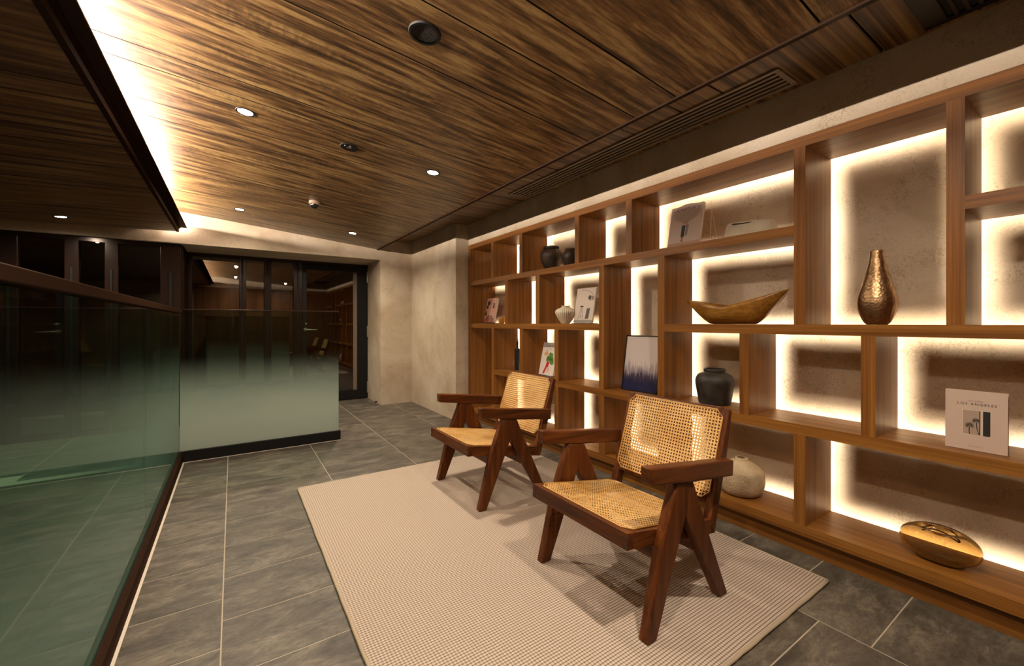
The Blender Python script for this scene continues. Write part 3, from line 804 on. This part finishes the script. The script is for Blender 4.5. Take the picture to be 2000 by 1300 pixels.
# 2 small pink street magazine
k = leaned('magazine', (2.318, 3.935, Z2+.0116), .2, 0, 'small pink and brown magazine in the far left bay', 'magazine')
c1 = book_body(k, .200, .272, .030, plain('pink_cover', rgb('c58f78'), .45))
ink('print_trees', flat_polys([disc(-.045, .215, .03, .028, 14, .4, 3), disc(-.07, .17, .022, .02, 12, .4, 5), disc(-.08, .10, .018, .03, 12, .3, 6)]), plain('tree_print', rgb('2b2220'), .5), c1, .0006)
ink('print_window', flat_polys([rect(.045, .155, .075, .215)]), plain('window_print', rgb('3a2f35'), .5), c1, .0006)
ink('print_street', flat_polys([rect(-.10, 0, .10, .05)]), plain('street_print', rgb('8f4f35'), .5), c1, .0004)
ink('print_people', flat_polys([disc(-.05+.026*i, .06+.006*(i % 2), .008, .02, 10, .25, i) for i in range(5)]), plain('people_print', rgb('2b1c1c'), .5), c1, .0008)
o = tag(box('acrylic_stand', (2.295, 3.835, Z2+.0003), (2.40, 4.035, Z2+.005), 'black', None, .0015), 'black base of the far left magazine stand', 'stand')

# 3 interior magazine
k = leaned('magazine', (2.330, 2.468, Z2+.0076), .17, 0, 'pale interior-photo magazine next to the white pleated vase', 'magazine')
c1 = book_body(k, .215, .285, .012, plain('pale_cover', rgb('cbbcae'), .4))
pr = stroke([(-.04+.13*math.sin(a), .20+.07*math.cos(a)) for a in [-.1+.16*i for i in range(11)]], .003)
pr += stroke([(.045, .185), (.105, .185)], .004)
ink('print_lamp_arc', flat_polys(pr), plain('line_print', rgb('5c5048'), .5), c1, .0006)
stool = [disc(-.03, .135, .022, .006)]+stroke([(-.035, .13), (-.065, .02)], .003)+stroke([(-.025, .13), (.0, .02)], .003)+stroke([(-.03, .13), (-.03, .03)], .003)+stroke([(-.055, .055), (-.008, .055)], .003)
ink('print_stool', flat_polys(stool), 'ink', c1, .0006)
ink('print_box', flat_polys([[(.02, .03), (.06, .035), (.066, .12), (.03, .115)]]), plain('box_print', rgb('4e463f'), .5), c1, .0006)
ink('print_shelf_things', flat_polys([disc(.05, .205, .018, .018, 14), rect(.075, .19, .083, .215), rect(.09, .19, .099, .210)]), plain('things_print', rgb('3d2f24'), .5), c1, .0008)
ink('print_floor', flat_polys([rect(-.107, 0, .107, .022)]), plain('floor_print', rgb('8d857b'), .5), c1, .0003)
tag(box('acrylic_stand', (2.305, 2.365, Z2+.0003), (2.40, 2.572, Z2+.005), 'black', None, .0015), 'black base of the stand under the interior magazine', 'stand')

# 4 rhubarb magazine
k = leaned('magazine', (2.306, 2.915, Z3+.0078), .21, -.06, 'white magazine with green leaf and red stalk cover', 'magazine')
c1 = book_body(k, .218, .292, .010, plain('white_cover', rgb('d6cbc2'), .4))
ink('print_title', text_mesh('KINFOLK', .027, 1.25), plain('grey_ink', rgb('4a4038'), .5), c1, .0006, (.012, .250))
ink('print_small', flat_polys([rect(-.012, .234, .03, .238)]), plain('grey_ink2', rgb('8a7c70'), .5), c1, .0006)
ink('print_leaf', flat_polys([disc(.035, .165, .036, .04, 22, .25, 2), disc(.062, .125, .028, .032, 20, .25, 4), disc(.0, .145, .026, .03, 18, .25, 9)]), plain('leaf_print', rgb('4f7a26'), .5), c1, .0008)
ink('print_stalk', flat_polys([[(-.012, .120), (.030, .118), (.018, .075), (-.022, .070)], [(-.022, .075), (.004, .075), (-.028, .012), (-.054, .010)]]), plain('stalk_print', rgb('c01c14'), .5), c1, .0010)
ink('print_root', flat_polys([disc(-.038, .190, .034, .016, 16, .2, 7), disc(-.03, .21, .012, .02, 12, .2, 8)]), plain('root_print', rgb('cf9a5c'), .5), c1, .0008)
ink('print_pale_stalk', flat_polys([[(.020, .075), (.045, .070), (.035, .03), (.005, .02)]]), plain('pale_stalk_print', rgb('d9a98c'), .5), c1, .0006)
tag(box('acrylic_stand', (2.283, 2.815, Z3+.0003), (2.38, 3.015, Z3+.005), 'black', None, .0015), 'black base of the stand under the leaf magazine', 'stand')

# 5 framed forest picture
def forest():
    m, nt, out = newmat('misty_forest_print')
    b = bsdf(nt, out, Roughness=.12)
    b.inputs['Coat Weight'].default_value = .6; b.inputs['Coat Roughness'].default_value = .02
    tc = N(nt, 'ShaderNodeTexCoord'); sp = N(nt, 'ShaderNodeSeparateXYZ'); L(nt, tc.outputs['Object'], sp.inputs[0])
    mp = N(nt, 'ShaderNodeMapping'); mp.inputs['Scale'].default_value = (70, 7, 1); L(nt, tc.outputs['Object'], mp.inputs[0])
    n = N(nt, 'ShaderNodeTexNoise'); n.inputs['Scale'].default_value = 1; n.inputs['Detail'].default_value = 4; L(nt, mp.outputs[0], n.inputs['Vector'])
    n2 = N(nt, 'ShaderNodeTexNoise'); n2.inputs['Scale'].default_value = 12; L(nt, tc.outputs['Object'], n2.inputs['Vector'])
    a = N(nt, 'ShaderNodeMath', operation='MULTIPLY_ADD'); L(nt, n.outputs['Fac'], a.inputs[0]); a.inputs[1].default_value = -.16; L(nt, sp.outputs[1], a.inputs[2])
    a2 = N(nt, 'ShaderNodeMath', operation='MULTIPLY_ADD'); L(nt, n2.outputs['Fac'], a2.inputs[0]); a2.inputs[1].default_value = -.10; L(nt, a.outputs[0], a2.inputs[2])
    mr = N(nt, 'ShaderNodeMapRange'); mr.inputs[1].default_value = -.13; mr.inputs[2].default_value = .26; L(nt, a2.outputs[0], mr.inputs[0])
    r = ramp(nt, [(.0, rgb('25284a')), (.16, rgb('2c2a40')), (.28, rgb('453d4c')), (.36, rgb('857a82')), (.50, rgb('c4b8b2')), (1, rgb('c6b8b2'))])
    L(nt, mr.outputs[0], r.inputs[0]); L(nt, r.outputs[0], b.inputs['Base Color']); return m
k = leaned('picture_frame', (2.292, 1.885, Z3+.0038), .16, .05, 'thin black frame with misty forest picture leaning in the tall bay', 'picture frame')
W, H, fr = .285, .385, .007
for nm, a, b in (('frame_side', (-W/2, 0, -.02), (-W/2+fr, H, 0)), ('frame_side', (W/2-fr, 0, -.02), (W/2, H, 0)), ('frame_side', (-W/2+fr, 0, -.02), (W/2-fr, fr, 0)), ('frame_side', (-W/2+fr, H-fr, -.02), (W/2-fr, H, 0))):
    link(nm, boxes([(a, b)]), 'black', k)
link('picture', boxes([((-W/2+fr, fr, -.012), (W/2-fr, H-fr, -.004))]), forest(), k)

# 6 white city book
k = leaned('book', (2.270, .329, Z3+.0014), .03, 0, 'white book with palm tree photo and LOS ANGELES on its cover', 'book')
W, H = .156, .218
c1 = book_body(k, W, H, .020, plain('book_white', rgb('bda697'), .5), 'paper', .002)
ink('print_title', text_mesh('LOS ANGELES', .0125, 1.35), 'ink', c1, .0006, (.003, .166))
ink('print_subtitle', text_mesh('CITY GUIDES', .0050, 1.3), 'ink', c1, .0006, (.001, .1795))
ink('print_publisher', text_mesh('CEREAL', .0068, 1.8), plain('grey_ink3', rgb('86705f'), .5), c1, .0006, (.001, .0125))
ink('print_mount', flat_poly(rect(-.0335, .0565, .0385, .1485)), plain('mount_white', rgb('d6c4b3'), .5), c1, .0003)
ink('print_photo', flat_poly(rect(-.032, .058, .037, .147)), plain('photo_sky', rgb('a08a7a'), .5), c1, .0006)
ink('print_column', flat_polys([rect(.0125, .058, .019, .147)]), plain('photo_column', rgb('c3b1a2'), .5), c1, .0009)
ink('print_facade', flat_polys([rect(.019, .058, .037, .147), rect(.0098, .058, .0125, .147)]), 'ink', c1, .0009)
pal = stroke([(-.014, .059), (-.0155, .072), (-.0145, .087)], .0022)+stroke([(.0095, .060), (.0045, .08), (.0025, .105)], .0022)
def frond(cx, cy, r):
    out = []
    for i in range(13):
        a = math.pi*(-.25+1.5*i/12)
        out.append([(cx, cy), (cx+r*.62*math.cos(a-.12), cy+r*.62*math.sin(a-.12)), (cx+r*math.cos(a), cy+r*math.sin(a)-r*.12), (cx+r*.62*math.cos(a+.12), cy+r*.62*math.sin(a+.12))])
    return out
pal += frond(-.0145, .091, .0135)+frond(.0022, .110, .0125)
ink('print_palms', flat_polys(pal), 'ink', c1, .0012)

# ------------------------------------------------------------------ ceiling fittings
NRM = math.atan(SL)
M['lens'] = emit('lamp_lens', (1, .88, .72), 60)
def downlight(x, y, sofit=False, on=True, label='', power=1.0):
    z = zs(x) if sofit else zc(x)
    t = empty('downlight', (x, y, z-.0005)); t.rotation_euler = (0, -math.atan(.042) if sofit else -NRM, 0)
    tag(t, label, 'downlight', 'recessed downlights in the plank ceilings')
    link('trim_ring', lathe([(.036, -.0025), (.043, -.003), (.045, 0), (.036, 0)], 36, closed_bottom=False), 'black', t)
    for f in ():
        pass
    link('lens', lathe([(.0345, -.0012), (.0345, -.0002)], 32), 'lens', t)
    li = bpy.data.lights.new('downlight_lamp', 'SPOT'); li.energy = SPOT_W*power; li.color = SPOT_COL
    li.spot_size = math.radians(175); li.spot_blend = 1.0; li.shadow_soft_size = .028
    lo = bpy.data.objects.new('downlight_lamp', li); C.objects.link(lo); lo.parent = t; lo.location = (0, 0, -.012)
    lo.rotation_euler = (0, -t.rotation_euler[1], 0)
    return t
downlight(.054, 2.595, label='bright downlight nearer the light cove, left of the emergency lamp')
downlight(1.110, 2.610, label='bright downlight nearer the bookcase, right of the emergency lamp')
downlight(.054, 4.855, label='small distant downlight near the far wall, left of the domed camera')
downlight(1.112, 4.870, label='small distant downlight by the far right ceiling corner')
downlight(-1.205, 5.035, True, label='downlight in the lower left soffit above the glass screen')
downlight(.054, .345, label='downlight almost overhead of the viewpoint')
downlight(1.110, .345, label='downlight above the near armchair')
for ob in list(C.objects):
    if ob.name.startswith('trim_ring'): pass

def fitting(name, x, y, label, cat):
    t = empty(name, (x, y, zc(x)-.0005)); t.rotation_euler = (0, -NRM, 0); tag(t, label, cat); return t
s_ = fitting('ceiling_speaker', .580, 1.438, 'round black flush ceiling speaker nearest the viewer', 'speaker')
link('rim', lathe([(.046, -.006), (.056, -.006), (.059, 0), (.046, 0)], 48, closed_bottom=False), 'black', s_)
link('grille', lathe([(.0455, -.002), (.0455, -.0005)], 40), noise_rough('speaker_cloth', rgb('15100c'), rgb('241a12'), 300, .5, .8), s_)
s_ = fitting('emergency_lamp', .580, 2.625, 'black round emergency lamp between the two bright downlights', 'lamp')
link('plate', lathe([(.050, -.004), (.052, -.001), (.052, 0)], 40), 'black', s_, smooth=False)
link('reflector', lathe([(.012, -.006), (.014, -.0042)], 24), 'chrome', s_)
link('indicator', lathe([(.004, -.0055), (.004, -.0042)], 12), plain('indicator_white', rgb('d8d0c4'), .3), s_, (-.028, -.016, 0))
link('test_button', lathe([(.006, -.0055), (.006, -.0042)], 12), plain('button_grey', rgb('8d9a90'), .3), s_, (.0, -.026, 0))
s_ = fitting('dome_camera', .592, 3.976, 'small beige and black domed camera on the plank ceiling', 'camera')
link('base', lathe([(.042, -.026), (.046, -.022), (.046, 0)], 36), plain('camera_beige', rgb('8a7460'), .5), s_, smooth=False)
link('dome', lathe(smooth_prof([(.003, -.056), (.020, -.053), (.034, -.042), (.038, -.0265)], 4), 32), plain('camera_dome', (.01, .009, .008, 1), .08), s_, smooth=True)

# slot diffuser and return grille in the flat strip
ZV = 2.165-.0006
v = empty('slot_diffuser', (2.02, 1.89, ZV)); tag(v, 'long bronze linear air diffuser above the bookcase', 'air vent')
for nm, a, b in (('frame', (1.925, .845, ZV-.008), (1.945, 2.932, ZV)), ('frame', (2.098, .845, ZV-.008), (2.118, 2.932, ZV)), ('frame', (1.9455, .845, ZV-.008), (2.0975, .868, ZV)), ('frame', (1.9455, 2.909, ZV-.008), (2.0975, 2.932, ZV))):
    box(nm, a, b, 'vent', v, .002)
box('cavity_shade', (1.946, .869, ZV-.0012), (2.097, 2.908, ZV-.0002), 'gapblack', v)  # flat black plate, stands in for the shade behind the slats
for i in range(4):
    x = 1.963+.034*i
    box('slat', (x, .869, ZV-.0075), (x+.016, 2.908, ZV-.0014), 'vent', v, .002)
g = empty('return_grille', (1.96, .15, ZV)); tag(g, 'dark louvred return air grille at the upper right corner', 'air vent')
box('frame', (1.79, -.20, ZV-.010), (1.83, .433, ZV), 'black', g, .002); box('frame', (2.10, -.20, ZV-.010), (2.128, .433, ZV), 'black', g, .002)
box('frame', (1.8305, .37, ZV-.010), (2.0995, .433, ZV), plain('grille_frame', rgb('1d120c'), .5), g, .002); box('frame', (1.8305, -.20, ZV-.010), (2.0995, -.15, ZV), 'black', g, .002)
for i in range(17):
    y = .352-.029*i
    box('louvre', (1.8305, y-.010, ZV-.009), (2.0995, y, ZV-.002), plain('grille_slat', rgb('2a1a12'), .5) if i == 0 else bpy.data.materials['grille_slat'], g)
box('cavity_shade', (1.8305, -.149, ZV-.0014), (2.0995, .369, ZV-.0003), 'gapblack', g)  # black plate again, painting the shade between the louvres

# door stop on the floor
ds = empty('door_stop', (1.577, 5.60, 0)); tag(ds, 'small steel floor door stop with black cap by the far jamb', 'door stop')
link('post', lathe([(.010, .0006), (.010, .026)], 20), 'chrome', ds)
link('cap', lathe([(.016, .0262), (.017, .03), (.017, .036), (.012, .040)], 24), 'black', ds)
